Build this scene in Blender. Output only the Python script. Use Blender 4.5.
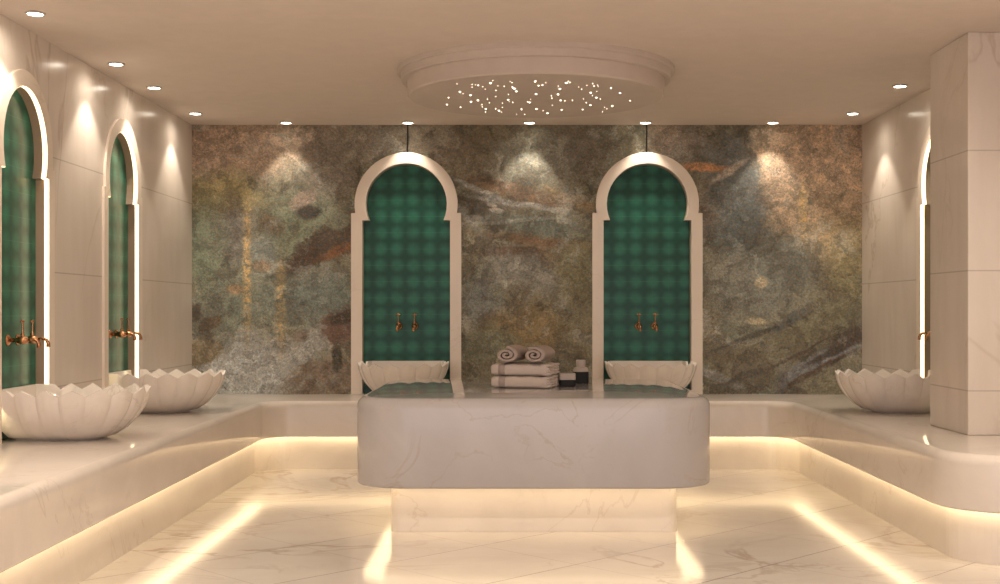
import bpy, bmesh, math, random
from math import pi, sin, cos, sqrt, radians as R
random.seed(7)
for o in list(bpy.data.objects): bpy.data.objects.remove(o)
S = bpy.context.scene
C = S.collection

# ------------------------------------------------ camera, world, exposure
EYE = 1.2; F = 1230.0; VX, VY = 512.0, 311.0; CEIL = 2.72
cam = bpy.data.cameras.new('camera'); cam.lens = 36*F/1000; cam.sensor_width = 36
cam.shift_x = (500-VX)/1000; cam.shift_y = (VY-292)/1000; cam.clip_start = .05
co = bpy.data.objects.new('camera', cam); C.objects.link(co)
co.location = (0, 0, EYE); co.rotation_euler = (pi/2, 0, 0); S.camera = co
w = bpy.data.worlds.new('world'); S.world = w; w.use_nodes = True
bg = w.node_tree.nodes['Background']
bg.inputs[0].default_value = (.96, .87, .91, 1); bg.inputs[1].default_value = 1.0
S.view_settings.view_transform = 'Standard'; S.view_settings.look = 'None'
S.view_settings.gamma = 1; S.view_settings.use_curve_mapping = False
S.view_settings.exposure = 0.80

WL, WR, YB = -2.615, 2.860, 10.05        # side walls, back wall
YF = -1.2                                # the room is open to the rest of the spa behind the camera
LAMP = (1.0, .865, .71); LED = (1.0, .77, .46)
K_LED = 3.0

# ------------------------------------------------ helpers
def srgb(r, g, b, k=1.0):
    f = lambda c: ((c/255)/12.92 if c/255 <= .04045 else ((c/255+.055)/1.055)**2.4)
    return (min(1, f(r)*k), min(1, f(g)*k), min(1, f(b)*k), 1)
def link(name, me, mat=None, parent=None, smooth=False):
    o = bpy.data.objects.new(name, me); C.objects.link(o)
    if mat is not None: me.materials.append(mat)
    if parent is not None: o.parent = parent
    if smooth:
        for p in me.polygons: p.use_smooth = True
    return o
def obj(name, bm, mat=None, parent=None, smooth=False):
    bmesh.ops.recalc_face_normals(bm, faces=bm.faces)
    me = bpy.data.meshes.new(name); bm.to_mesh(me); bm.free()
    return link(name, me, mat, parent, smooth)
def empty(name, loc=(0, 0, 0), rz=0):
    o = bpy.data.objects.new(name, None); C.objects.link(o)
    o.location = loc; o.rotation_euler = (0, 0, rz); o.empty_display_size = .1
    return o
def tag(o, label, cat, group=None, kind=None):
    o['label'] = label; o['category'] = cat
    if group: o['group'] = group
    if kind: o['kind'] = kind
    return o
def copy_tree(o, parent=None):
    c = o.copy(); C.objects.link(c)
    if parent is not None: c.parent = parent
    for ch in [x for x in C.objects if x.parent == o]: copy_tree(ch, c)
    return c
def loft(bm, rings, cap0=True, cap1=True, closed=True):
    vs = [[bm.verts.new(p) for p in r] for r in rings]
    n = len(vs[0])
    for a, b in zip(vs, vs[1:]):
        for i in range(n if closed else n-1):
            j = (i+1) % n
            bm.faces.new((a[i], a[j], b[j], b[i]))
    if cap0: bm.faces.new(vs[0][::-1])
    if cap1: bm.faces.new(vs[-1])
    return vs
def rrect(x0, x1, y0, y1, r, seg=10):
    pts = []
    for cx, cy, a in ((x1-r, y1-r, 0), (x0+r, y1-r, 90), (x0+r, y0+r, 180), (x1-r, y0+r, 270)):
        for k in range(seg+1):
            t = R(a+90*k/seg); pts.append((cx+r*cos(t), cy+r*sin(t)))
    return pts
def slab(bm, x0, x1, y0, y1, z0, z1, r, bt, bb, seg=12):
    rings = []
    for k in range(4):
        t = pi/2*k/3; i = bb*(1-sin(t)); rings.append([(x, y, z0+bb*(1-cos(t))) for x, y in rrect(x0+i, x1-i, y0+i, y1-i, r-i, seg)])
    for k in range(7):
        t = pi/2*k/6; i = bt*(1-cos(t)); rings.append([(x, y, z1-bt+bt*sin(t)) for x, y in rrect(x0+i, x1-i, y0+i, y1-i, r-i, seg)])
    loft(bm, rings)
def ring_circle(cx, cy, z, r, n=64):
    return [(cx+r*cos(2*pi*k/n), cy+r*sin(2*pi*k/n), z) for k in range(n)]
def lathe(bm, prof, n=32, c=(0, 0), cap0=True, cap1=True):
    loft(bm, [ring_circle(c[0], c[1], z, r, n) for r, z in prof], cap0, cap1)
def tube(bm, pts, r, n=10):
    from mathutils import Vector
    P = [Vector(p) for p in pts]; rings = []
    rr = r if isinstance(r, (list, tuple)) else [r]*len(P)
    up = Vector((0, 0, 1))
    d0 = (P[1]-P[0]).normalized()
    if abs(d0.dot(up)) > .9: up = Vector((1, 0, 0))
    for i, p in enumerate(P):
        d = (P[min(i+1, len(P)-1)]-P[max(i-1, 0)]).normalized()
        a = d.cross(up)
        if a.length < 1e-4: a = d.cross(Vector((0, 1, 0)))
        a.normalize(); b = d.cross(a).normalized()
        rings.append([tuple(p+a*rr[i]*cos(2*pi*k/n)+b*rr[i]*sin(2*pi*k/n)) for k in range(n)])
    loft(bm, rings)
def box(bm, x0, x1, y0, y1, z0, z1):
    loft(bm, [[(x0, y0, z), (x1, y0, z), (x1, y1, z), (x0, y1, z)] for z in (z0, z1)])
def bevel(o, wd, seg=3, angle=40):
    m = o.modifiers.new('bevel', 'BEVEL'); m.width = wd; m.segments = seg; m.limit_method = 'ANGLE'
    m.angle_limit = R(angle); m.harden_normals = True
    for p in o.data.polygons: p.use_smooth = True

# ------------------------------------------------ materials
class NT:
    def __init__(s, name):
        s.m = bpy.data.materials.new(name); s.m.use_nodes = True
        s.t = s.m.node_tree; s.p = s.t.nodes['Principled BSDF']
    def n(s, typ, **kw):
        nd = s.t.nodes.new('ShaderNode'+typ)
        for k, v in kw.items(): setattr(nd, k, v)
        return nd
    def put(s, sock, v):
        if hasattr(v, 'is_output') or isinstance(v, bpy.types.NodeSocket): s.t.links.new(v, sock)
        else: sock.default_value = v
    def math(s, op, a, b=0.0, c=0.0, clamp=False):
        nd = s.n('Math', operation=op, use_clamp=clamp)
        s.put(nd.inputs[0], a); s.put(nd.inputs[1], b)
        if len(nd.inputs) > 2: s.put(nd.inputs[2], c)
        return nd.outputs[0]
    def vm(s, op, a, b=(0, 0, 0), scale=None):
        nd = s.n('VectorMath', operation=op); s.put(nd.inputs[0], a)
        if op not in ('LENGTH', 'SCALE'): s.put(nd.inputs[1], b)
        if scale is not None: s.put(nd.inputs['Scale'], scale)
        return nd.outputs['Value'] if op == 'LENGTH' else nd.outputs[0]
    def noise(s, vec, scale, detail=4, rough=.5, dist=0, out='Fac'):
        nd = s.n('TexNoise'); s.put(nd.inputs['Vector'], vec)
        nd.inputs['Scale'].default_value = scale; nd.inputs['Detail'].default_value = detail
        nd.inputs['Roughness'].default_value = rough; nd.inputs['Distortion'].default_value = dist
        return nd.outputs[out]
    def rng(s, v, a, b, c=0.0, d=1.0, smooth=False):
        nd = s.n('MapRange'); nd.interpolation_type = 'SMOOTHSTEP' if smooth else 'LINEAR'
        s.put(nd.inputs[0], v)
        for i, x in enumerate((a, b, c, d)): nd.inputs[i+1].default_value = x
        return nd.outputs[0]
    def mix(s, f, a, b, blend='MIX'):
        nd = s.n('Mix', data_type='RGBA', blend_type=blend)
        s.put(nd.inputs[0], f); s.put(nd.inputs[6], a); s.put(nd.inputs[7], b)
        return nd.outputs[2]
    def obj(s): return s.n('TexCoord').outputs['Object']
    def world(s): return s.n('NewGeometry').outputs['Position']
    def xyz(s, v):
        nd = s.n('SeparateXYZ'); s.put(nd.inputs[0], v); return nd.outputs
    def comb(s, x, y, z):
        nd = s.n('CombineXYZ'); s.put(nd.inputs[0], x); s.put(nd.inputs[1], y); s.put(nd.inputs[2], z); return nd.outputs[0]
    def bump(s, h, strength=.2, dist=.01):
        nd = s.n('Bump'); nd.inputs['Strength'].default_value = strength; nd.inputs['Distance'].default_value = dist
        s.put(nd.inputs['Height'], h); s.put(s.p.inputs['Normal'], nd.outputs[0])
    def base(s, v): s.put(s.p.inputs['Base Color'], v)
    def set(s, **kw):
        for k, v in kw.items(): s.put(s.p.inputs[k.replace('_', ' ')], v)

def veins(t, v, scale, width, seed, mask=(.45, .62)):
    vv = t.vm('ADD', v, (seed*3.1, seed*1.7, seed*2.3))
    n1 = t.noise(vv, scale, 6, .55, .9)
    ln = t.rng(t.math('ABSOLUTE', t.math('SUBTRACT', n1, .5)), 0, width, 1, 0)
    mk = t.rng(t.noise(vv, scale*.9, 2), mask[0], mask[1], 0, 1, True)
    return t.math('MULTIPLY', ln, mk)

def marble(name, base, cloud, vein, rough, vs=(.8, .012), vstr=.55, joints=None, floor=False, seed=1, stretch=(1, 1, .5), wood=0):
    t = NT(name); v = t.world()
    vs_v = t.vm('MULTIPLY', v, stretch)
    c = t.mix(t.rng(t.noise(vs_v, 1.6, 5, .6, .6), .35, .7, 0, 1, True), base, cloud)
    if wood:
        c = t.mix(t.math('MULTIPLY', t.rng(t.noise(t.vm('MULTIPLY', v, (6, 6, .7)), 1.6, 5, .6, .3), .4, .7), wood), c, vein)
    c = t.mix(t.math('MULTIPLY', veins(t, vs_v, vs[0], vs[1], seed), vstr), c, vein)
    c = t.mix(t.math('MULTIPLY', veins(t, vs_v, vs[0]*2.7, vs[1]*1.6, seed+4, (.5, .7)), vstr*.45), c, vein)
    if joints:
        z = t.xyz(v)[2]
        for zj in joints:
            ln = t.rng(t.math('ABSOLUTE', t.math('SUBTRACT', z, zj)), .002, .005, .55, 0)
            c = t.mix(ln, c, (base[0]*.45, base[1]*.42, base[2]*.38, 1))
    if floor:
        x, y, z = t.xyz(v)
        for sgn, off in ((-1, 3.66), (1, 4.27)):
            q = t.math('ADD', y, t.math('MULTIPLY', x, float(sgn)))
            q = t.math('DIVIDE', t.math('SUBTRACT', q, off-9.3), .93)
            fr = t.math('FRACT', q); fr = t.math('MINIMUM', fr, t.math('SUBTRACT', 1.0, fr))
            c = t.mix(t.rng(fr, .0018, .0048, .92 if sgn < 0 else .30, 0), c, (.10, .07, .05, 1))
    t.base(c); t.set(Roughness=rough)
    t.p.inputs['IOR'].default_value = 1.5
    return t.m

M = {}
M['wall'] = marble('wall_marble', (.80, .725, .65, 1), (.74, .66, .58, 1), (.50, .39, .30, 1), .20, joints=(.765, 1.42, 2.075), seed=1, wood=.10, vs=(.6, .008))
M['bench'] = marble('bench_marble', (.76, .69, .62, 1), (.70, .63, .565, 1), (.50, .40, .32, 1), .07, seed=2, stretch=(1, 1, 1), vs=(1.3, .01), vstr=.35)
M['table'] = marble('table_marble', (.50, .475, .475, 1), (.45, .425, .42, 1), (.42, .35, .29, 1), .035, seed=3.3, stretch=(1, 1, 1), vs=(2.1, .013), vstr=.62)
M['basin'] = marble('basin_marble', (.84, .77, .70, 1), (.76, .69, .63, 1), (.50, .42, .36, 1), .12, seed=5, stretch=(1, 1, 1), vs=(2.2, .012), vstr=.4)
M['frame'] = marble('arch_marble', (.90, .795, .68, 1), (.87, .76, .645, 1), (.62, .48, .36, 1), .25, seed=6, stretch=(1, 1, 1), vs=(1.6, .01), vstr=.3)
M['floor'] = marble('floor_marble', (.67, .61, .55, 1), (.61, .55, .49, 1), (.36, .27, .20, 1), .12, seed=7, stretch=(.7, 1, 1), vs=(.8, .016), vstr=.7, floor=True)

def mk_plain(name, col, rough=.5, metal=0.0, em=None, es=0, bump=None):
    t = NT(name); v = t.obj()
    c = t.mix(t.rng(t.noise(v, 9, 3), .3, .7, 0, .25), col, (col[0]*.8, col[1]*.8, col[2]*.8, 1))
    t.base(c); t.set(Roughness=rough, Metallic=metal)
    if em: t.set(Emission_Color=(*em, 1), Emission_Strength=es)
    if bump: t.bump(t.noise(v, bump[0], 3), bump[1], bump[2])
    return t.m
M['taupe'] = mk_plain('shaded_reveal', (.34, .25, .18, 1), .35)  # dark tone of the unlit arch reveals, put into the colour
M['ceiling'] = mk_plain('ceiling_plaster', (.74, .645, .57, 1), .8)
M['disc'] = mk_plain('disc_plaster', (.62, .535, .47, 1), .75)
M['led'] = mk_plain('led_diffuser', (.9, .8, .6, 1), .5, em=LED, es=K_LED)
M['led_table'] = mk_plain('led_diffuser_wide', (.9, .8, .6, 1), .5, em=LED, es=1.8)
M['led_arch'] = mk_plain('led_arch_tube', (.9, .85, .7, 1), .5, em=(1, .80, .46), es=1.7)
M['lamp'] = mk_plain('lamp_lens', (.9, .9, .85, 1), .4, em=(1, .9, .74), es=10)
M['star'] = mk_plain('star_point', (.9, .9, .85, 1), .4, em=(1, .86, .66), es=3)
M['metal'] = mk_plain('painted_ring', (.60, .53, .46, 1), .5, 0.0)
M['black'] = mk_plain('black_steel', (.015, .013, .012, 1), .4)
M['gold'] = mk_plain('rose_gold', (.50, .25, .13, 1), .25, 1.0)
M['towel'] = mk_plain('beige_towel', (.66, .57, .51, 1), .95, bump=(160, .8, .004))
M['towel_dark'] = mk_plain('taupe_towel', (.44, .36, .315, 1), .95, bump=(160, .8, .004))
M['cap'] = mk_plain('stone_cap', (.55, .47, .42, 1), .45)
M['navy'] = mk_plain('black_glass', (.005, .004, .004, 1), .6)

def tile_mat():
    t = NT('green_glazed_tile'); v = t.obj(); x, y, z = t.xyz(v)   # x along the panel, z up
    s = .134
    def cell(c, off):
        q = t.math('FRACT', t.math('ADD', t.math('DIVIDE', c, s), off))
        return t.math('ABSOLUTE', t.math('SUBTRACT', q, .5))        # 0 at cell centre, .5 at the edge
    ax, az = cell(x, 10.12), cell(z, 10.64)
    dia = t.math('ADD', ax, t.math('MULTIPLY', az, 1.0))
    lob = t.rng(t.math('SQRT', t.math('ADD', t.math('MULTIPLY', ax, ax), t.math('MULTIPLY', az, az))), .12, .58, 1, 0, True)
    c = t.mix(lob, srgb(22, 80, 64), srgb(52, 124, 102))
    wav = t.math('SINE', t.math('MULTIPLY', dia, 60.0))
    c = t.mix(t.rng(wav, .2, 1, 0, .22), c, srgb(34, 92, 74))
    ln = t.math('MAXIMUM', t.rng(ax, 0, .02, .22, 0), t.rng(az, 0, .024, .5, 0))
    c = t.mix(ln, c, srgb(96, 142, 118))
    c = t.mix(t.rng(t.noise(v, 7, 4), .4, .75, 0, .5), c, srgb(24, 60, 46))
    t.base(c); t.set(Roughness=.30); t.p.inputs['Specular IOR Level'].default_value = .3
    t.bump(t.math('ADD', t.math('MULTIPLY', dia, .6), t.math('MULTIPLY', ln, -.4)), .12, .006)
    return t.m
M['tile'] = tile_mat()

# the slate mural on the back wall: blobs and streaks of coloured stone (px centre, radii in px, tilt, colour, strength)
def stone_mat(lo, hi):
    t = NT('slate_mosaic'); v = t.obj(); x, y, z = t.xyz(v)
    uv = t.comb(x, z, 0.0)
    d1 = t.noise(uv, 1.3, 7, .6, 0, 'Color'); d2 = t.noise(uv, 4.5, 8, .72, 0, 'Color')
    off = t.vm('ADD', t.vm('SCALE', t.vm('SUBTRACT', d1, (.5, .5, .5)), scale=.30), t.vm('SCALE', t.vm('SUBTRACT', d2, (.5, .5, .5)), scale=.34))
    d3 = t.noise(uv, 17, 6, .7, 0, 'Color')
    off = t.vm('ADD', off, t.vm('SCALE', t.vm('SUBTRACT', d3, (.5, .5, .5)), scale=.16))
    wv = t.vm('ADD', uv, off)
    wv = t.vm('MULTIPLY', wv, (1, 1, 0))
    sm = t.vm('MULTIPLY', t.vm('ADD', uv, t.vm('SCALE', off, scale=.25)), (1, 1, 0))
    n = t.noise(wv, 1.1, 9, .62, .6)
    c = t.mix(t.rng(n, .30, .70), srgb(94, 88, 70), srgb(142, 130, 104))
    c = t.mix(t.rng(t.noise(wv, 2.6, 8, .65), .50, .68, 0, .8), c, srgb(106, 112, 94))
    c = t.mix(t.rng(t.noise(t.vm('ADD', wv, (5, 3, 0)), 2.2, 8, .65), .55, .70, 0, .55), c, srgb(140, 104, 70))
    rk = t.noise(wv, 3.6, 10, .74, .6)
    c = t.mix(t.rng(rk, .51, .565, 0, .65, True), c, srgb(74, 66, 54))
    c = t.mix(t.rng(rk, .455, .40, 0, .55, True), c, srgb(152, 146, 130))
    def blob(c, px, py, rx, ry, rot, col, st=1.0, soft=.6, vec=None):
        k = 1/122.4
        mp = t.n('Mapping', vector_type='TEXTURE'); t.put(mp.inputs[0], vec if vec is not None else wv)
        mp.inputs[1].default_value = ((px-512)*k, 1.2-(py-311)*k, 0)
        mp.inputs[2].default_value = (0, 0, R(rot)); mp.inputs[3].default_value = (rx*k, ry*k, 1)
        f = t.rng(t.vm('LENGTH', mp.outputs[0]), 1-soft, 1+soft*.6, st, 0, True)
        return t.mix(f, c, srgb(*col))
    B = [
     # left third
     (225,150,70,34,0,(156,128,102),1,.4), (290,140,60,22,10,(158,132,108),.8,.6), (330,165,30,40,0,(112,98,84),.85,.6),
     (220,195,50,20,0,(140,122,78),.8,.6), (232,230,28,30,0,(112,104,96),.7,.7), (205,250,22,50,0,(118,124,98),.8,.6),
     (300,225,40,40,0,(124,128,100),.8,.6), (262,255,22,22,0,(132,134,122),.8,.5), (272,225,16,10,-30,(98,80,58),.9,.5),
     (303,199,16,9,35,(170,146,124),1,.35), (308,212,14,8,0,(50,46,40),1,.4),
     (250,300,60,35,0,(124,128,108),.8,.7), (320,300,50,30,0,(106,112,100),.9,.6),
     (325,246,48,15,24,(70,50,36),1,.35), (335,252,22,5,24,(140,84,44),.8,.5), (298,268,14,6,20,(74,58,46),.9,.5),
     (240,375,66,38,0,(172,168,156),.98,.6), (300,350,60,14,25,(160,154,140),.9,.6), (205,350,24,17,20,(128,112,84),1,.25),
     (212,322,14,6,25,(98,76,54),.9,.4), (196,312,8,10,0,(72,60,48),.9,.5),
     (325,380,48,22,8,(116,98,80),1,.3), (343,330,24,18,20,(98,72,58),1,.3), (345,318,20,6,15,(52,38,32),.95,.4),
     (337,360,5,13,0,(58,48,38),1,.3), (300,337,9,6,0,(112,92,76),.8,.4), (235,290,9,6,0,(160,124,86),.8,.5), (262,266,12,6,0,(150,118,84),.7,.5),
     # centre
     (480,145,40,26,20,(104,88,66),.9,.6), (570,150,40,30,0,(98,86,72),.9,.6), (528,160,46,26,0,(128,122,104),.8,.7),
     (520,192,60,9,-16,(122,92,66),.9,.5), (575,200,40,6,-22,(140,112,78),.8,.5), (482,212,26,20,-20,(70,62,52),.95,.4),
     (492,205,6,3,-20,(164,150,132),.9,.3), (496,211,7,3,0,(168,154,136),.9,.3), (474,219,8,3,0,(150,140,124),.8,.4),
     (480,190,40,3,-25,(160,152,138),.9,.5), (520,204,50,3.5,-8,(160,152,138),.9,.5), (470,222,20,4,-50,(150,146,132),.8,.5),
     (540,226,60,9,-10,(102,106,92),.9,.5), (520,221,50,2.5,6,(150,146,130),.8,.5), (540,241,60,5,-6,(120,86,58),.8,.6),
     (510,252,34,6,4,(92,64,46),.9,.5), (520,272,40,18,-15,(140,134,120),.8,.6), (478,300,22,24,0,(112,114,108),.8,.6),
     (572,265,22,36,0,(120,110,76),.75,.6), (525,330,50,26,0,(128,102,60),.75,.6), (490,345,30,22,0,(108,108,84),.8,.6), (580,330,20,40,0,(118,106,80),.8,.7),
     (400,140,60,22,0,(116,102,86),.9,.6),
     # right third
     (815,165,80,72,0,(172,142,112),1,.4), (812,215,40,40,0,(164,136,104),.9,.5), (840,245,46,30,0,(150,126,90),.85,.6), (715,150,40,30,0,(90,86,76),.95,.5), (670,140,30,25,0,(140,118,100),.7,.7),
     (738,200,28,64,15,(92,92,86),1,.45), (705,168,26,5,-5,(170,118,78),.95,.4), (728,172,22,4,35,(178,158,136),.8,.5),
     (700,215,14,30,0,(132,112,96),.8,.6), (730,230,30,26,0,(80,84,78),.85,.6), (785,265,44,30,-15,(92,90,78),.9,.6),
     (750,290,50,34,0,(118,116,102),.85,.6), (720,270,24,18,0,(132,126,108),.7,.6), (760,282,7,6,0,(176,156,120),.85,.4), (756,321,11,4,0,(176,160,126),.85,.4),
     (810,330,60,22,22,(116,108,82),.9,.5), (750,360,60,22,10,(112,102,80),.9,.5), (850,270,24,34,0,(134,120,82),.7,.7),
     (755,335,60,3,20,(70,68,60),.9,.5), (790,320,26,6,35,(84,84,78),.8,.5),
     (820,362,48,9,28,(124,122,120),.95,.35), (838,350,40,4,27,(66,56,50),.95,.4), (815,372,50,3,28,(72,54,42),.95,.4), (800,354,40,1.8,28,(64,50,40),.9,.5),
     (850,338,26,9,30,(74,60,52),.9,.4), (720,378,26,5,-22,(140,134,122),.9,.4), (745,376,30,3,18,(70,64,56),.9,.5), (782,384,6,16,-15,(94,88,84),.9,.4),
     (840,382,40,14,10,(128,120,96),.9,.4)]
    for (px, py, rx, ry, rot, col, st, so) in B:
        if px+rx*1.6 < lo or px-rx*1.6 > hi: continue
        c = blob(c, px, py, rx, ry, rot, col, st, so, sm if min(rx, ry) < 13 else wv)
    # gold flecked vertical streaks of leaf in the stone
    gr = t.rng(t.noise(uv, 26, 3, .7), .36, .56)
    for (px, py, rx, ry, st) in ((247,270,5,80,.9), (281,305,6,55,.6), (803,212,5,30,.9)):
        k = 1/122.4
        mp = t.n('Mapping', vector_type='TEXTURE'); t.put(mp.inputs[0], t.vm('ADD', t.vm('MULTIPLY', uv, (1, 1, 0)), t.vm('SCALE', off, scale=.04)))
        mp.inputs[1].default_value = ((px-512)*k, 1.2-(py-311)*k, 0); mp.inputs[3].default_value = (rx*k, ry*k, 1)
        f = t.rng(t.vm('LENGTH', mp.outputs[0]), .3, 1.3, st, 0, True)
        c = t.mix(t.math('MULTIPLY', f, gr), c, srgb(196, 160, 100))
    # mineral mottling and mosaic grain
    c = t.mix(t.rng(rk, .51, .58, 0, .46, True), c, srgb(78, 68, 56))
    c = t.mix(t.rng(rk, .455, .39, 0, .40, True), c, srgb(158, 152, 136))
    ck = t.rng(t.math('ABSOLUTE', t.math('SUBTRACT', t.noise(t.vm('ADD', wv, (3, 8, 0)), 2.2, 6, .6, .8), .5)), 0, .016, .5, 0)
    c = t.mix(ck, c, srgb(70, 60, 48))
    mo = t.rng(t.noise(wv, 11, 6, .7), .34, .66, .50, 1.6)
    c = t.vm('SCALE', c, scale=mo)
    gn = t.rng(t.noise(uv, 55, 4, .85), .34, .66, .58, 1.45)
    c = t.vm('SCALE', c, scale=gn)
    hue = t.noise(t.vm('ADD', uv, (9, 2, 0)), 40, 3, .7)
    c = t.mix(t.rng(hue, .48, .62, 0, .28), c, srgb(158, 124, 84))
    c = t.mix(t.rng(hue, .50, .38, 0, .30), c, srgb(96, 112, 104))
    gain = t.vm('MULTIPLY', c, (1.72, 1.92, 2.2))
    t.base(gain); t.set(Roughness=.42)
    t.bump(t.noise(wv, 14, 9, .7), .9, .03)
    return t.m
STONE = [stone_mat(0, 350), stone_mat(462, 592), stone_mat(703, 1000)]     # left, middle and right stretch of the one mural

# ------------------------------------------------ room shell
def arch_outline(zs, s=1.0, inner=True, n=28, grow=0.0):
    """horseshoe arch outline (u, z) from the left foot over the crown to the right foot; z from the bench top"""
    zc = 2.07
    if inner: r, leg, zk = .331, .357, 1.939
    else: r, leg, zk = .421, .449, 1.998
    r += grow; leg += grow
    h = zk-zc; a0 = math.asin(h/r)
    pts = [(-leg, zs), (-leg, zk)]
    for k in range(n+1):
        a = (pi-a0)+(2*a0-pi)*k/n
        pts.append((r*cos(a), zc+r*sin(a)))
    pts += [(leg, zk), (leg, zs)]
    return [(u*s, z) for u, z in pts]
BT = .522                                  # bench top
def wall_with_arches(name, length, height, arches, to3d, thick, mat):
    """flat wall (u along, z up) with arched openings; to3d(u, depth, z)"""
    bm = bmesh.new(); edges = []
    def loop(pts):
        vs = [bm.verts.new(to3d(u, 0, z)) for u, z in pts]
        for i in range(len(vs)): edges.append(bm.edges.new((vs[i], vs[(i+1) % len(vs)])))
    u0, u1 = length
    loop([(u0, 0), (u1, 0), (u1, height), (u0, height)])
    for uc, s in arches:
        loop([(uc+u, z) for u, z in arch_outline(BT-.03, s, False, grow=-.006)])
    bmesh.ops.triangle_fill(bm, edges=edges, use_beauty=True)
    r = bmesh.ops.extrude_face_region(bm, geom=bm.faces[:])
    a = to3d(0, 0, 0); b = to3d(0, thick, 0); d = tuple(q-p for p, q in zip(a, b))
    bmesh.ops.translate(bm, verts=[g for g in r['geom'] if isinstance(g, bmesh.types.BMVert)], vec=d)
    o = obj(name, bm, mat); tag(o, None, None); del o['label']; del o['category']
    o['kind'] = 'structure'; return o
XA = [(-.862, 1.0), (1.103, 1.0)]          # arches of the back wall
YL = [(6.59, .9), (8.25, .9)]            # left wall
YR = [(8.25, .9)]                         # right wall
wb = wall_with_arches('wall_back', (WL-.2, WR+.2), CEIL, XA, lambda u, d, z: (u, YB+d, z), .2, STONE[0])
for m_ in STONE[1:]: wb.data.materials.append(m_)
bm = bmesh.new(); bm.from_mesh(wb.data)
for ux, _ in XA: bmesh.ops.bisect_plane(bm, geom=bm.verts[:]+bm.edges[:]+bm.faces[:], plane_co=(ux, 0, 0), plane_no=(1, 0, 0))
for f in bm.faces:
    cx = f.calc_center_median().x; f.material_index = 0 if cx < XA[0][0] else 1 if cx < XA[1][0] else 2
bm.to_mesh(wb.data); bm.free()
wall_with_arches('wall_left', (YF, YB), CEIL, YL, lambda u, d, z: (WL-d, u, z), .2, M['wall'])
wall_with_arches('wall_right', (YF, YB), CEIL, YR, lambda u, d, z: (WR+d, u, z), .2, M['wall'])
bm = bmesh.new(); box(bm, WL-.2, WR+.2, YF, YB+.2, -.1, 0); o = obj('floor', bm, M['floor']); o['kind'] = 'structure'
bm = bmesh.new(); box(bm, WL-.2, WR+.2, YF, YB+.2, CEIL, CEIL+.1); o = obj('ceiling', bm, M['ceiling']); o['kind'] = 'structure'

# ------------------------------------------------ marble bench round three sides
def bench_outline(ins=0.0, rc=.20, n=10):
    """plan of the U-shaped bench; ins pulls the free edge back towards the walls"""
    xl, xr, yb, ye = -1.84-ins, 2.065+ins, 9.245+ins, 5.71+ins
    p = [(WL, .6), (xl, .6)]
    rr = rc+ins if ins else rc
    r1 = rc
    for k in range(n+1):                       # inner corner back left
        t = pi-(pi/2)*k/n; p.append((xl+r1+r1*cos(t), yb-r1+r1*sin(t)))
    for k in range(n+1):
        t = pi/2-(pi/2)*k/n; p.append((xr-r1+r1*cos(t), yb-r1+r1*sin(t)))
    r2 = .34-ins
    for k in range(n+3):                       # outer corner at the near end on the right
        t = pi+(pi/2)*k/(n+2); p.append((xr+r2+r2*cos(t), ye+r2+r2*sin(t)))
    p += [(WR, ye), (WR, YB), (WL, YB)]
    return p
def prism(bm, pts, z0, z1):
    loft(bm, [[(x, y, z) for x, y in pts] for z in (z0, z1)])
bench = tag(empty('marble_bench', (0, 0, 0)), 'long polished cream marble bench running round the walls under the basins', 'bench')
bm = bmesh.new(); 
rings = [[(x, y, z) for x, y in bench_outline(i)] for i, z in [(.008, .253), (0, .261)]+[(.048*(1-cos(pi/2*k/7)), BT-.048+.048*sin(pi/2*k/7)) for k in range(8)]]
loft(bm, rings); s_ = obj('seat_slab', bm, M['bench'], bench, True); md = s_.modifiers.new('edge', 'EDGE_SPLIT'); md.split_angle = R(32)
bm = bmesh.new(); prism(bm, bench_outline(.07, .20), 0, .2525); obj('plinth', bm, M['bench'], bench)
# light strip hidden under the overhang: a ribbon following the free edge
def ribbon(bm, a, b, z0, z1):
    n = len(a)
    v = [[bm.verts.new((p[0], p[1], z)) for p in q] for q, z in ((a, z0), (b, z0), (b, z1), (a, z1))]
    for i in range(n-1):
        for k in range(4):
            m = (k+1) % 4; bm.faces.new((v[k][i], v[k][i+1], v[m][i+1], v[m][i]))
    bm.faces.new([v[k][0] for k in range(4)]); bm.faces.new([v[k][-1] for k in range(4)][::-1])
pa, pb = bench_outline(.012)[1:-2], bench_outline(.066)[1:-2]
bm = bmesh.new(); ribbon(bm, pa, pb, .2522, .2580); obj('light_strip', bm, M['led'], bench)

# ------------------------------------------------ massage table
TX0, TX1, TY0, TY1 = -.858, 1.096, 6.53, 8.48
table = tag(empty('hammam_table', ((TX0+TX1)/2, (TY0+TY1)/2, 0)), 'thick rounded marble slab table on a lit pedestal in the middle of the floor', 'table')
ox, oy = (TX0+TX1)/2, (TY0+TY1)/2; hx, hy = (TX1-TX0)/2, (TY1-TY0)/2
bm = bmesh.new(); slab(bm, -hx, hx, -hy, hy, .254, .733, .30, .055, .014); o = obj('table_slab', bm, M['table'], table, True)
bm = bmesh.new(); slab(bm, -hx+.197, hx-.197, -hy+.15, hy-.15, 0, .254, .05, .001, .001, 6); o = obj('pedestal', bm, M['bench'], table)
bm = bmesh.new()
a = rrect(-hx+.03, hx-.03, -hy+.03, hy-.03, .27, 10); b = rrect(-hx+.14, hx-.14, -hy+.115, hy-.115, .16, 10)
ribbon(bm, a+a[:1], b+b[:1], .2525, .260); obj('light_strip', bm, M['led_table'], table)

# ------------------------------------------------ pillar on the right
bm = bmesh.new(); box(bm, 2.484, WR, 6.70, 7.31, BT, CEIL)
o = obj('pillar', bm, M['wall']); bevel(o, .006, 2)
tag(o, 'square cream marble pillar rising from the right hand bench to the ceiling', 'pillar')

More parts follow.
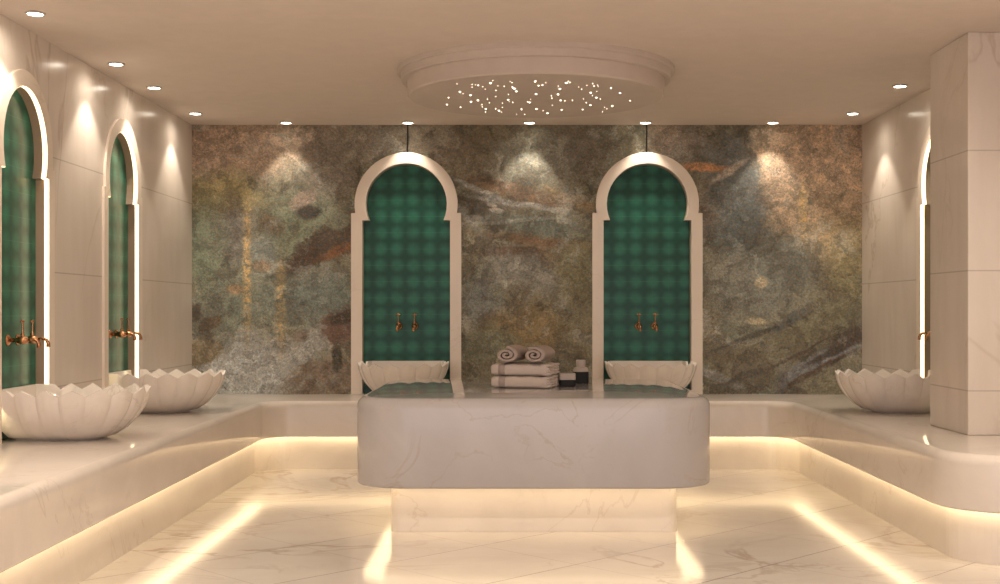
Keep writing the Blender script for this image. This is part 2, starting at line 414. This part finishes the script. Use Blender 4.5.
# ------------------------------------------------ arched niches
def arch_niche(loc, rz, s, led=True, pr=.04):
    """local: x along the wall, +y into the wall, origin at bench top on the wall plane"""
    root = empty('arched_niche', loc, rz)
    inn = [(u, z-BT) for u, z in arch_outline(BT, s, True)]
    out = [(u, z-BT) for u, z in arch_outline(BT, s, False)]
    bm = bmesh.new(); n = len(inn)
    V = {}
    for key, pts, y in (('fi', inn, -pr), ('fo', out, -pr), ('bi', inn, .062), ('bo', out, .062)):
        V[key] = [bm.verts.new((u, y, z)) for u, z in pts]
    for i in range(n-1):
        for a, b in (('fo', 'fi'), ('fi', 'bi'), ('bi', 'bo'), ('bo', 'fo')):
            bm.faces.new((V[a][i], V[a][i+1], V[b][i+1], V[b][i]))
    for e in (0, n-1): bm.faces.new([V[k][e] for k in ('fi', 'fo', 'bo', 'bi')])
    f = obj('arch_frame', bm, M['frame'], root); bevel(f, .004, 2, 35)
    bm = bmesh.new(); V = {}                   # added skin on the deep part of the opening, its shade painted in as taupe
    gi = [(u, z-BT) for u, z in arch_outline(BT, s, True, grow=-.0015)]
    for key, pts, y in (('a', inn, .013), ('b', gi, .013), ('c', gi, .0618), ('d', inn, .0618)):
        V[key] = [bm.verts.new((u, y, z)) for u, z in pts]
    for i in range(n-1):
        for a, b in (('a', 'b'), ('b', 'c'), ('c', 'd'), ('d', 'a')):
            bm.faces.new((V[a][i], V[a][i+1], V[b][i+1], V[b][i]))
    obj('reveal_shade', bm, M['taupe'], root)
    bm = bmesh.new(); box(bm, -.357*s, .357*s, .0005, .09, -.03, -.0005); obj('sill', bm, M['bench'], root)
    # tiled back of the niche
    bm = bmesh.new()
    pts = [(u, z-BT) for u, z in arch_outline(BT, s, True, grow=.02)]
    fr = [(u, .0625, z) for u, z in pts]; bk = [(u, .09, z) for u, z in pts]
    loft(bm, [fr, bk]); obj('tile_panel', bm, M['tile'], root)
    if led:
        # thin light line just inside the frame's front edge, on the opening's own outline
        a = [(u, z-BT) for u, z in arch_outline(BT, s, True, grow=.002)]
        b = [(u, z-BT) for u, z in arch_outline(BT, s, True, grow=-.0012)]
        bm = bmesh.new(); W = {}
        for key, p, y in (('a0', a, -.013), ('b0', b, -.013), ('b1', b, .012), ('a1', a, .012)):
            W[key] = [bm.verts.new((u, y, z)) for u, z in p]
        ks = ['a0', 'b0', 'b1', 'a1']
        for i in range(n-1):
            for q in range(4):
                k, m = ks[q], ks[(q+1) % 4]
                bm.faces.new((W[k][i], W[k][i+1], W[m][i+1], W[m][i]))
        obj('light_line', bm, M['led_arch'], root)
    return root
g = 'horseshoe arch niches lined with green tiles'
a1 = arch_niche((XA[0][0], YB, BT), 0, 1.0, False); tag(a1, 'cream horseshoe arch round green tiles, left of the two on the stone wall', 'arch', g)
a2 = arch_niche((XA[1][0], YB, BT), 0, 1.0, False); tag(a2, 'cream horseshoe arch round green tiles, right of the two on the stone wall', 'arch', g)
a3 = arch_niche((WL, YL[0][0], BT), pi/2, .9, True, .016); tag(a3, 'light edged green tiled arch on the left wall, nearest and cut by the frame', 'arch', g)
a4 = arch_niche((WL, YL[1][0], BT), pi/2, .9, True, .016); tag(a4, 'light edged narrow looking arch on the left wall near the stone wall', 'arch', g)
a5 = arch_niche((WR, YR[0][0], BT), -pi/2, .9, True, .016); tag(a5, 'light edged arch on the right wall, mostly hidden by the pillar', 'arch', g)

# ------------------------------------------------ scalloped basins
def basin_mesh():
    """local: x along the wall, +y to the wall, origin on the bench top at the centre of the round front"""
    N = 8; sub = 10; Rr = .345; back = .370
    pts = []                                  # (x, y, scallop weight, phase)
    hs, ns = .235, 2                          # straight sides: smooth by the wall, then two scallops
    def side(y): return .305+.04*min(1, (back-y)/.2)
    left = [(-side(back-(back-hs)*k/4), back-(back-hs)*k/4, 0, 0) for k in range(4)]
    left += [(-side(hs*(1-k/(ns*sub))), hs*(1-k/(ns*sub)), 1, (k/sub) % 1) for k in range(ns*sub)]
    pts += left
    for k in range(N*sub+1):
        t = k/(N*sub); a = pi+pi*t; pts.append((Rr*cos(a), Rr*sin(a), 1, (t*N) % 1))
    pts += [(-x, y, w_, p) for x, y, w_, p in left[::-1]]
    m = 14
    for k in range(1, m): pts.append((.305-.61*k/m, back, 0, 0))
    rings = []
    H = .27
    def ring(f, zf, t_in=0.0, rim=0.0, flute=1.0):
        out = []
        for x, y, wgt, ph in pts:
            bx, by = x*.40, y*.38+.02 if y < 0 else y*.75+.02
            px = bx+(x-bx)*f; py = by+(y-by)*f
            L = math.hypot(px, py) or 1
            fl = wgt*(.016*abs(sin(pi*ph))+.004*abs(sin(3*pi*ph))-.005)*flute
            k = (L+fl-t_in)/L
            px *= k; py = py*k if y < back-.001 else py-t_in*.8
            tri = abs(ph-.5)*2 if wgt else 0   # 1 in the notch, 0 on the tip
            z = H*zf-(rim*.034*tri-.004*rim if wgt else 0)
            out.append((px, py, z))
        return out
    prof = [(0, 0), (.02, .02), (.28, .07), (.52, .21), (.73, .41), (.87, .61), (.96, .81), (1, 1)]
    for f, z in prof: rings.append(ring(f, z, 0, z**3, min(1, z*1.8)))
    rings.append(ring(1, 1.0, .010, 1, 1))
    rings.append(ring(1, .99, .020, 1, .9))
    for f, z in ((.93, .82), (.82, .62), (.62, .42), (.35, .28)): rings.append(ring(f, z, .02, z**3, .6*z))
    rings.append(ring(.02, .22, .02, 0, 0))
    bm = bmesh.new(); loft(bm, rings)
    return bm
b0 = obj('wash_basin', basin_mesh(), M['basin'], None, True)
md = b0.modifiers.new('edge', 'EDGE_SPLIT'); md.split_angle = R(38)
g = 'scalloped marble wash basins'
OFF = .315
def put_basin(o, loc, rz, label):
    o.location = loc; o.rotation_euler = (0, 0, rz); tag(o, label, 'basin', g); return o
put_basin(b0, (XA[0][0], YB-OFF, BT), 0, 'scalloped marble basin in the left arch of the stone wall, behind the table')
for loc, rz, lab in (((XA[1][0], YB-OFF, BT), 0, 'scalloped marble basin in the right arch of the stone wall, behind the table'),
                     ((WL+OFF, YL[0][0]-.02, BT), pi/2, 'large near scalloped shell basin on the left bench, cut by the photo edge'),
                     ((WL+OFF, YL[1][0]+.05, BT), pi/2, 'scalloped shell basin on the left bench by the corner, behind the nearer one'),
                     ((WR-OFF, YR[0][0]+.04, BT), -pi/2, 'scalloped shell basin on the right bench, beside the pillar')):
    c = b0.copy(); C.objects.link(c); put_basin(c, loc, rz, lab)

# ------------------------------------------------ taps
def make_tap():
    """local: +y to the wall, origin on the tile face at the tap's axis"""
    t = empty('wall_tap')
    bm = bmesh.new(); tube(bm, [(0, 0, 0), (0, -.006, 0), (0, -.012, 0), (0, -.02, 0)], [.034, .034, .026, .014], 20); obj('flange', bm, M['gold'], t, True)
    bm = bmesh.new(); tube(bm, [(0, -.015, 0), (0, -.05, 0), (0, -.062, 0), (0, -.078, 0), (0, -.10, 0), (0, -.118, 0), (0, -.13, 0)],
                           [.012, .012, .018, .024, .025, .019, .010], 16); obj('body', bm, M['gold'], t, True)
    bm = bmesh.new(); tube(bm, [(0, -.092, .018), (0, -.092, .035), (0, -.092, .045), (0, -.092, .105), (0, -.092, .118), (0, -.092, .124)],
                           [.011, .012, .006, .005, .010, .004], 12); h = obj('handle', bm, M['gold'], t, True)
    bm = bmesh.new(); tube(bm, [(-.026, -.092, .112), (-.02, -.092, .112), (.02, -.092, .112), (.026, -.092, .112)], [.004, .006, .006, .004], 8); obj('cross_lever', bm, M['gold'], h, True)
    bm = bmesh.new(); tube(bm, [(0, -.12, 0), (0, -.145, .006), (0, -.165, .006), (0, -.182, -.004), (0, -.19, -.022), (0, -.191, -.045)],
                           [.010, .009, .009, .010, .011, .013], 12); obj('spout', bm, M['gold'], t, True)
    return t
tap0 = make_tap(); first = True; g = 'rose gold wall taps in pairs'
where = [((XA[0][0], YB+.062), 0, 1.0, 'left arch of the stone wall'), ((XA[1][0], YB+.062), 0, 1.0, 'right arch of the stone wall'),
         ((WL-.062, YL[0][0]), pi/2, .97, 'nearest arch of the left wall'), ((WL-.062, YL[1][0]), pi/2, .97, 'far arch of the left wall'),
         ((WR+.062, YR[0][0]), -pi/2, .97, 'arch behind the right pillar')]
for (cx, cy), rz, zz, wd in where:
    for s in (-1, 1):
        o = tap0 if first else copy_tree(tap0); first = False
        dx, dy = s*.066*cos(rz), s*.066*sin(rz)
        o.scale = (.88, .88, .88); o.location = (cx+dx, cy+dy, 1.075 if rz == 0 else 1.045); o.rotation_euler = (0, 0, rz)
        if rz == 0: side = 'left' if s < 0 else 'right'
        elif rz > 0: side = 'nearer' if s < 0 else 'farther'
        else: side = 'farther' if s < 0 else 'nearer'
        tag(o, 'rose gold wall tap, %s of the pair in the %s' % (side, wd), 'tap', g)

# ------------------------------------------------ rods between ceiling and arch crowns
for (ux, s), side in zip(XA, ('left', 'right')):
    bm = bmesh.new(); x = ux+(.012 if side == 'left' else -.006); tube(bm, [(x, YB-.02, 2.487), (x, YB-.02, CEIL)], .007, 10)
    o = obj('hanging_rod', bm, M['black']); tag(o, 'thin black rod from ceiling to crown of the %s arch on the stone wall' % side, 'rod', 'thin black rods above the arches')

# ------------------------------------------------ downlights
def make_down():
    t = empty('ceiling_downlight')
    bm = bmesh.new(); n = 40
    loft(bm, [ring_circle(0, 0, z, r, n) for r, z in ((.038, .0), (.050, .0), (.052, -.003), (.050, -.007), (.041, -.009), (.038, -.006), (.038, .0))], False, False)
    obj('trim_ring', bm, M['metal'], t, True)
    bm = bmesh.new(); lathe(bm, [(.038, -.001), (.039, -.008)], 40); obj('lens', bm, M['lamp'], t)
    return t
d0 = make_down(); first = True
def spot(name, loc, e, size, blend, rot=(0, 0, 0), r=.02, parent=None):
    l = bpy.data.lights.new(name, 'SPOT'); l.energy = e; l.color = LAMP; l.spot_size = R(size); l.spot_blend = blend; l.shadow_soft_size = r
    o = bpy.data.objects.new(name, l); C.objects.link(o); o.location = loc; o.rotation_euler = rot
    if parent: o.parent = parent
    return o
def down(x, y, label, e, size, blend, aim):
    global first
    o = d0 if first else copy_tree(d0); first = False
    o.location = (x, y, CEIL); tag(o, label, 'ceiling light', 'recessed ceiling downlights')
    return o, (e, size, blend, aim)
L = []
xs = [(286, 'left end of the row along the stone wall'), (408, 'second from left along the stone wall, over the left arch'), (529.5, 'middle of the row along the stone wall'),
      (645.5, 'fourth from left along the stone wall, over the right arch'), (773, 'right end of the row along the stone wall')]
for px, lab in xs:
    L.append(down((px-512)*9.90/F, 9.90, 'round recessed downlight, '+lab, 13, 78, .5, None))
for y, lab in ((6.27, 'nearest one above the left wall, largest in view'), (7.55, 'second from the front along the left wall'), (8.35, 'third from the front along the left wall'), (9.44, 'farthest one along the left wall, at the corner')):
    L.append(down(-2.43, y, 'round recessed downlight, '+lab, 17, 84, .4, (0, 0, 0)))
for y, lab in ((8.29, 'nearer of the two along the right wall'), (9.44, 'farther of the two along the right wall, at the corner')):
    L.append(down(2.615, y, 'round recessed downlight, '+lab, 17, 84, .4, (0, 0, 0)))
for o, (e, size, blend, aim) in L:
    spot('spot', (0, 0, -.014), e, size, blend, parent=o)
    if aim: spot('wide_spot', (0, 0, -.014), 4, 165, 1, parent=o)
for x, y, lab in ((-2.43, 4.6, 'left of the table, toward the entrance side'), (2.615, 5.2, 'right of the table, toward the entrance side'), (-1.0, 4.6, 'front left of the table'), (1.2, 4.6, 'front right of the table'),
               (-1.9, 2.2, 'far forward on the left'), (0.1, 2.2, 'far forward in the middle'), (2.1, 2.2, 'far forward on the right')):
    o, _ = down(x, y, 'round recessed downlight, '+lab, 0, 0, 0, None)
    spot('wide_spot', (0, 0, -.014), 44, 165, 1, parent=o)

# ------------------------------------------------ star ceiling disc
SX, SY = .150, 7.80
star = tag(empty('star_ceiling_disc', (SX, SY, CEIL)), 'large round stepped ceiling rose with tiny sparkling star lights over the table', 'ceiling feature')
zd = -.17
bm = bmesh.new()
prof = [(.875, .0), (.875, -.026), (.870, -.030), (.852, -.030), (.850, -.034), (.850, -.070), (.846, -.075), (.814, -.075), (.812, -.10)]
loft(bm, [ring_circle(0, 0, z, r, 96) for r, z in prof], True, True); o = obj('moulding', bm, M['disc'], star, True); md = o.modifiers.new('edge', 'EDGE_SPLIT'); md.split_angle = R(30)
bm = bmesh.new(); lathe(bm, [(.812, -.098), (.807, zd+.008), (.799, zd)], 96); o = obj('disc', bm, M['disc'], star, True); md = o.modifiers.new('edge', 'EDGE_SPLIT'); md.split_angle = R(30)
bigs = [(233,239,1),(268,250,1),(270,272,1),(293,267,1),(335,210,1),(363,301,1),(319,296,.8),(394,265,.9),(415,228,1),(421,237,1),(487,246,1),(465,274,.9),(488,296,1),(525,310,1),
        (560,247,1),(566,229,1),(587,209,.9),(569,267,.8),(572,299,.7),(669,241,.9),(668,283,.9),(688,258,1),(741,286,1),(767,243,.9),(190,281,.8),(438,296,.6),(508,216,.6),(495,218,.6),(485,203,.6),
        (737,226,.6),(642,298,.6),(235,290,.6),(294,217,.6),(195,258,.5),(352,295,.5),(800,268,.5),(410,225,.6)]
def star_at(cx, cy):                          # zoomed crop pixel -> point on the disc underside
    px, py = 390+cx*.3, 20+cy*.3; h = CEIL+zd-EYE; d = h*F/(VY-py); return ((px-VX)*d/F-SX, d-SY)
pts = [(*star_at(a, b), .0068*c) for a, b, c in bigs]
while len(pts) < 98:
    cx, cy = random.uniform(180, 800), random.uniform(200, 330); x, y = star_at(cx, cy)
    if math.hypot(x, y) < .7 and abs(cx-490) < 320-(cy-200)*.9: pts.append((x, y, random.uniform(.0010, .0024)))
for x, y, r in pts:
    bm = bmesh.new(); lathe(bm, [(r, zd+.001), (r*.9, zd-.003), (r*.4, zd-.005)], 10, (x, y)); obj('star_light', bm, M['star'], star)

# ------------------------------------------------ towels on the table
TZ = .733
def folded(w_, d_, h_, name='folded_towel'):
    t = empty(name)
    bm = bmesh.new(); rings = []
    n = 26
    for k in range(n+1):                      # soft rounded front and back, sections along x
        u = k/n; x = -w_/2+w_*u; e = 1-max(0, abs(u-.5)*2-.86)/.14*.22
        wob = .0025*sin(u*21)+.002*sin(u*47+1)
        sec = []
        for j in range(28):
            a = 2*pi*j/28; ca, sa = cos(a), sin(a)
            sx = (abs(ca)**.35)*(1 if ca >= 0 else -1); sz = (abs(sa)**.45)*(1 if sa >= 0 else -1)
            sec.append((x, sx*d_/2*(.97+.03*e), h_/2+sz*(h_/2*e)+(wob if sa > 0 else 0)))
        rings.append(sec)
    loft(bm, rings); obj('body', bm, M['towel'], t, True)
    for q in range(4):                        # folded layers showing at the right end
        z0 = h_*(.06+q*.225); th = h_*.20; bm = bmesh.new(); rings = []
        for k in range(31):
            v = k/30; y = -d_/2*.97+d_*.97*v; xo = w_/2+.014+.006*sin(v*40+q*1.7)+.004*sin(v*19+q)
            zz = z0+.003*sin(v*26+q*2)
            rings.append([(w_/2-.04, y, zz), (xo-.008, y, zz), (xo, y, zz+th*.3), (xo, y, zz+th*.75), (xo-.008, y, zz+th), (w_/2-.04, y, zz+th)])
        loft(bm, rings); obj('fold_layer', bm, M['towel'], t, True)
    bm = bmesh.new(); rings = []              # woven band across the cloth
    for xx in (-w_/2+.045, -w_/2+.085):
        sec = []
        for j in range(28):
            a = 2*pi*j/28; ca, sa = cos(a), sin(a)
            sx = (abs(ca)**.35)*(1 if ca >= 0 else -1); sz = (abs(sa)**.45)*(1 if sa >= 0 else -1)
            sec.append((xx, sx*(d_/2+.002), h_/2+sz*(h_/2+.0015 if sa > 0 else h_/2)))
        rings.append(sec)
    loft(bm, rings); obj('woven_band', bm, M['towel_dark'], t, True)
    return t
th = R(-14)
f1 = folded(.345, .30, .074); f1.location = (.078, 7.55, TZ); f1.rotation_euler = (0, 0, th); tag(f1, 'folded beige towel lying on the marble table, bottom of the stack', 'towel', 'beige towels stacked on the table')
f2 = folded(.345, .295, .074); f2.location = (.076, 7.55, TZ+.075); f2.rotation_euler = (0, 0, th); tag(f2, 'folded beige towel on top of another, under the two rolls', 'towel', 'beige towels stacked on the table')
def rolled(rad, ln, turns=2.6, start=0.0):
    bm = bmesh.new(); n = 90; tk = .0145; ins, outs = [], []
    for k in range(n+1):
        u = k/n; a = start+u*turns*2*pi; r = .010+(rad-.010)*u; ins.append(((r-tk)*cos(a), (r-tk)*sin(a))); outs.append((r*cos(a), r*sin(a)))
    loop = outs+ins[::-1]
    rings = []
    for y, s in ((-ln/2, .93), (-ln/2+.006, .99), (-ln/2+.02, 1), (0, 1.01), (ln/2-.02, 1), (ln/2, .97)):
        rings.append([(x*s*1.5, y, rad+z*s) for x, z in loop])
    vs = [[bm.verts.new(p) for p in r] for r in rings]; m = len(loop)
    for a, b in zip(vs, vs[1:]):
        for i in range(m):
            j = (i+1) % m; bm.faces.new((a[i], a[j], b[j], b[i]))
    for r in (vs[0], vs[-1]):
        for i in range(n):
            bm.faces.new((r[i], r[i+1], r[m-2-i], r[m-1-i]))
    return bm
z2 = TZ+.149
for (x, y, st, side) in ((-.000, 7.54, .3, 'left'), (.166, 7.50, .9, 'right')):
    o = obj('rolled_towel', rolled(.054, .29, 2.2, st), M['towel_dark'], None, True); o.location = (x, y, z2); o.rotation_euler = (0, 0, th)
    md = o.modifiers.new('edge', 'EDGE_SPLIT'); md.split_angle = R(45)
    tag(o, 'rolled taupe towel with a spiral end, %s of the two on the stack' % side, 'towel', 'rolled towels on the stack')

# jar and bottle
jar = tag(empty('cream_jar', (.342, 7.62, TZ)), 'low dark jar with a beige lid, beside the towels on the table', 'jar')
bm = bmesh.new(); slab(bm, -.049, .049, -.045, .045, 0, .042, .012, .003, .003, 5); obj('glass_body', bm, M['navy'], jar)
bm = bmesh.new(); slab(bm, -.050, .050, -.046, .046, .042, .082, .012, .004, .002, 5); obj('lid', bm, M['cap'], jar)
bot = tag(empty('lotion_bottle', (.446, 7.98, TZ)), 'taller pale bottle with a black lower half, right of the low jar', 'bottle')
bm = bmesh.new(); slab(bm, -.050, .050, -.04, .04, 0, .074, .012, .001, .003, 5); obj('dark_base', bm, M['navy'], bot)
bm = bmesh.new(); lathe(bm, [(.049, .074), (.049, .088), (.042, .100), (.028, .106), (.028, .112)], 32); obj('shoulder', bm, M['cap'], bot, False)
bm = bmesh.new(); lathe(bm, [(.030, .112), (.031, .116), (.031, .146), (.028, .150)], 32); obj('cap', bm, M['cap'], bot, False)
